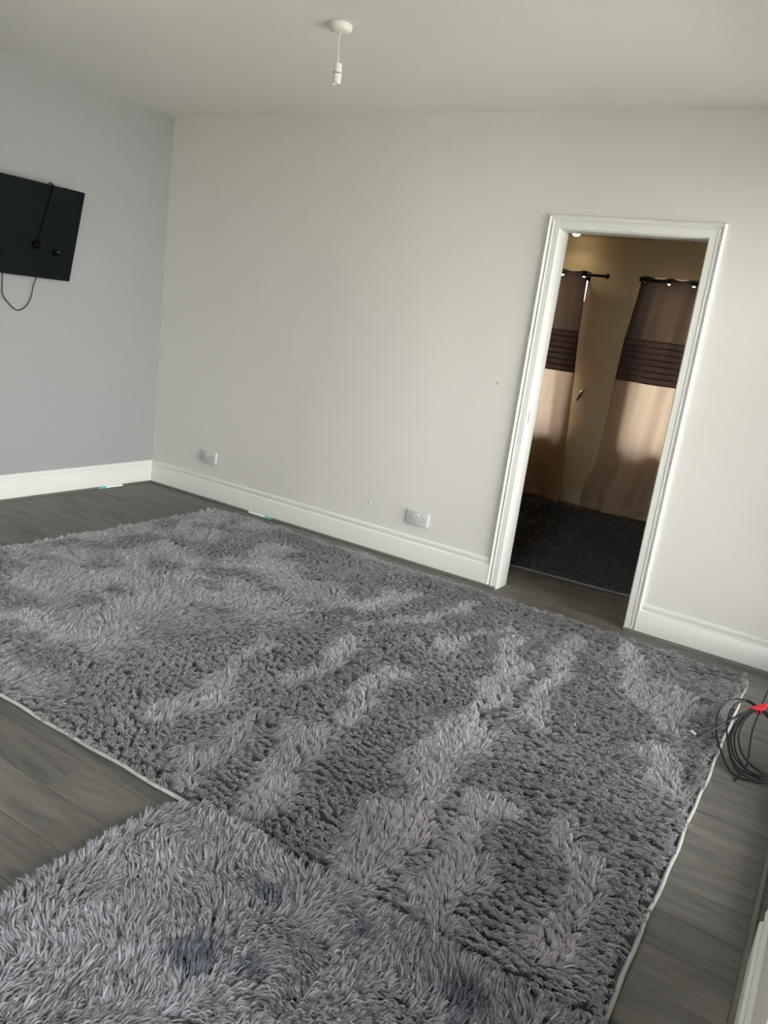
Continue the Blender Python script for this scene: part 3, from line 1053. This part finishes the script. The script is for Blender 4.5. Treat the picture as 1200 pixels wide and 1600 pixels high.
rod(1.02, 2.275, 1, 'dark curtain rod holding the left brown curtain')
rod(2.635, 3.90, -1, 'dark curtain rod holding the right brown curtain')


def curtain(label, edge, x_far, side, grom0, nholes, holes_dir, seed, bulge):
    """edge(z): x of the visible inner edge; x_far: hidden outer edge; side: -1 cloth goes left of edge, +1 right"""
    root = tag(empty('curtain', ((edge(1.0) + x_far) / 2, RY, 0)), label, 'curtain', 'brown and beige eyelet curtains')
    ztop = 2.064
    gx = [grom0 + holes_dir * 0.2 * k for k in range(nholes)]
    rs = np.random.default_rng(seed)
    ph = rs.uniform(0, 6.28, 6)

    def S(u, z):
        # u: 0 at the inner edge .. 1 outer edge, z: height
        xe = edge(z)
        x = xe + (x_far - xe) * u
        xt = edge(ztop) + (x_far - edge(ztop)) * u     # where this thread hangs on the rod
        k = min(1.0, max(0.0, (ztop - z) / ztop))
        amp = 0.034
        y = RY + amp * math.sin(math.pi * (xt - grom0) / 0.2) * (1 - 0.35 * k)
        y += (0.006 + k * 0.034) * math.sin(17 * xt + ph[0] + 1.2 * k) + (0.006 + 0.012 * k) * math.sin(43 * xt + ph[1] + 2.0 * k)
        # top edge scallops a little between the eyelets
        zz = z + (0.010 * math.cos(2 * math.pi * (xt - grom0) / 0.2) - 0.006) * max(0.0, 1 - (ztop - z) / 0.25)
        y -= bulge(u, z)
        return x, y, zz

    def sheet(nm, z0, z1, nz, mat, extra=0.0, holes=False, nu=150, ridge=None):
        mb = MB()
        for j in range(nz + 1):
            z = z0 + (z1 - z0) * j / nz
            for i in range(nu + 1):
                x, y, zz = S(i / nu, z)
                y -= extra
                if ridge:
                    y -= ridge(z, i)
                mb.v.append((x, y, zz))
        for j in range(nz):
            for i in range(nu):
                a = j * (nu + 1) + i
                if holes:
                    p = [mb.v[q] for q in (a, a + 1, a + nu + 1, a + nu + 2)]
                    mx_, mz_ = sum(q[0] for q in p) / 4, sum(q[2] for q in p) / 4
                    if any((mx_ - h) ** 2 + (mz_ - (RZ - 0.008)) ** 2 < 0.0215 ** 2 for h in gx):
                        continue
                mb.face((a, a + 1, a + nu + 2, a + nu + 1))
        o = mb.build(nm, mat, root, smooth=True, angle=80)
        return o
    sheet('top_panel', 1.545, ztop, 70, M['ctop'], holes=True, nu=230)
    # pleated band: horizontal pin tucks
    pz = 0.354 / 7
    sheet('pleated_band', 1.186, 1.548, 63, M['cband'], 0.003, ridge=lambda z, i: 0.007 * ((z - 1.186) / pz % 1.0) ** 2)
    for q in range(8):
        zq = 1.190 + pz * q
        mb = MB()
        n_ = 90
        rings = []
        for i in range(n_ + 1):
            x, y, zz = S(i / n_, zq)
            rings.append([(x, y - 0.002, zz + 0.004), (x, y - 0.011, zz - 0.001), (x, y - 0.010, zz - 0.005), (x, y - 0.002, zz - 0.001)])
        mb.loft(rings)
        mb.build('pleat', M['cshade'], root, smooth=True, angle=50)
    sheet('lower_panel', 0.012, 1.190, 70, M['clow'])
    for h in gx:
        sl = 0.034 * math.pi / 0.2
        yv = Vector((1, sl, 0)).normalized()
        n = Vector((-yv.y, yv.x, 0))
        c = Vector((h, RY, RZ - 0.008))
        ring = [c + yv * (0.0225 * math.cos(a)) + Vector((0, 0, 0.0225 * math.sin(a))) for a in [2 * math.pi * j / 28 for j in range(29)]]
        MB().tube(ring, 0.0042, 6, caps=False).build('eyelet', M['rod'], root, smooth=True, angle=80)
    # cloth pooled on the floor
    mb = MB()
    nu, nv = 60, 8
    for j in range(nv + 1):
        f = j / nv
        for i in range(nu + 1):
            u = i / nu
            x, y, z = S(u, 0.03)
            out = 0.055 + 0.045 * math.sin(9 * u + ph[2]) + 0.02 * math.sin(23 * u + ph[3])
            mb.v.append((x + side * -0.02 * f * math.sin(7 * u + ph[4]), y - out * f, 0.048 * (1 - f) ** 2 + 0.036 + 0.020 * math.sin(math.pi * f) * (1 + math.sin(17 * u + ph[5]))))
    for j in range(nv):
        for i in range(nu):
            a = j * (nu + 1) + i
            mb.face((a, a + 1, a + nu + 2, a + nu + 1))
    mb.build('pooled_hem', M['clow'], root, smooth=True, angle=80)
    return root


def lerp_edge(tbl):
    zs = [t[0] for t in tbl]
    xs = [t[1] for t in tbl]
    return lambda z: float(np.interp(z, zs, xs))


curtain('brown and beige eyelet curtain left of the bare wall strip', lerp_edge([(0, 2.270), (0.07, 2.285), (0.6, 2.235), (1.18, 2.186), (1.5, 2.155), (1.8, 2.140), (2.07, 2.128)]),
        1.08, -1, 2.105, 5, -1, 5, lambda u, z: 0.03 * math.exp(-((u - 0.05) / 0.08) ** 2) * max(0, 1 - z / 1.9))
curtain('brown and beige eyelet curtain right of the bare wall strip', lerp_edge([(0, 2.467), (0.10, 2.450), (0.23, 2.462), (0.36, 2.515), (0.42, 2.528), (1.17, 2.548), (1.53, 2.562), (1.7, 2.581), (1.9, 2.602), (2.07, 2.610)]),
        3.84, 1, 2.636, 6, 1, 9, lambda u, z: 0.05 * math.exp(-((u - 0.03) / 0.06) ** 2) * max(0, 1 - abs(z - 0.25) / 0.5))

# tieback hook between the curtains
hook = tag(empty('tieback_hook', (2.245, FY, 1.03)), 'small metal tieback hook on the cream wall between the curtains', 'hook')
hx, hz = 2.248, 1.03
MB().lathe((hx, FY, hz), [(0.017, 0), (0.017, -0.004), (0.012, -0.007), (0.006, -0.009)], 20, 'Y').build('base_plate', M['steel'], hook, smooth=True)
MB().tube(spline([(hx, FY - 0.006, hz), (hx + 0.004, FY - 0.03, hz), (hx + 0.020, FY - 0.045, hz + 0.006), (hx + 0.030, FY - 0.045, hz + 0.022), (hx + 0.022, FY - 0.042, hz + 0.038)], 6), 0.0045, 8).build('prong', M['steel'], hook, smooth=True)
MB().tube([(hx + 0.010, FY - 0.020, hz - 0.004), (hx - 0.008, FY - 0.018, hz - 0.045), (hx - 0.028, FY - 0.014, hz - 0.090)], [0.006, 0.008, 0.004], 8).build('dark_strap', M['rod'], hook, smooth=True)

# ceiling spotlight in the next room
SX, SY = 2.005, 2.74
spot = tag(empty('ceiling_spotlight', (SX, SY, H2)), 'small lit ceiling spotlight at the top of the doorway', 'spotlight')
MB().lathe((SX, SY, H2), [(0.046, 0.0), (0.046, -0.004), (0.038, -0.007), (0.034, -0.005)], 28).build('trim_ring', M['plast'], spot, smooth=True)
MB().lathe((SX, SY, H2), [(0.033, -0.003), (0.034, -0.010), (0.030, -0.022), (0.018, -0.031), (0.004, -0.034)], 28).build('lamp_lens', M['led'], spot, smooth=True)
ld = bpy.data.lights.new('spotlight_beam', 'SPOT')
ld.energy = 1.6
ld.color = (1.0, 0.78, 0.5)
ld.spot_size = math.radians(150)
ld.spot_blend = 0.6
ld.shadow_soft_size = 0.03
lo = bpy.data.objects.new('spotlight_beam', ld)
lo.location = (SX, SY, H2 - 0.04)
COL.objects.link(lo)
lo.parent = spot
lo.matrix_parent_inverse = Matrix.Translation((-SX, -SY, -H2))
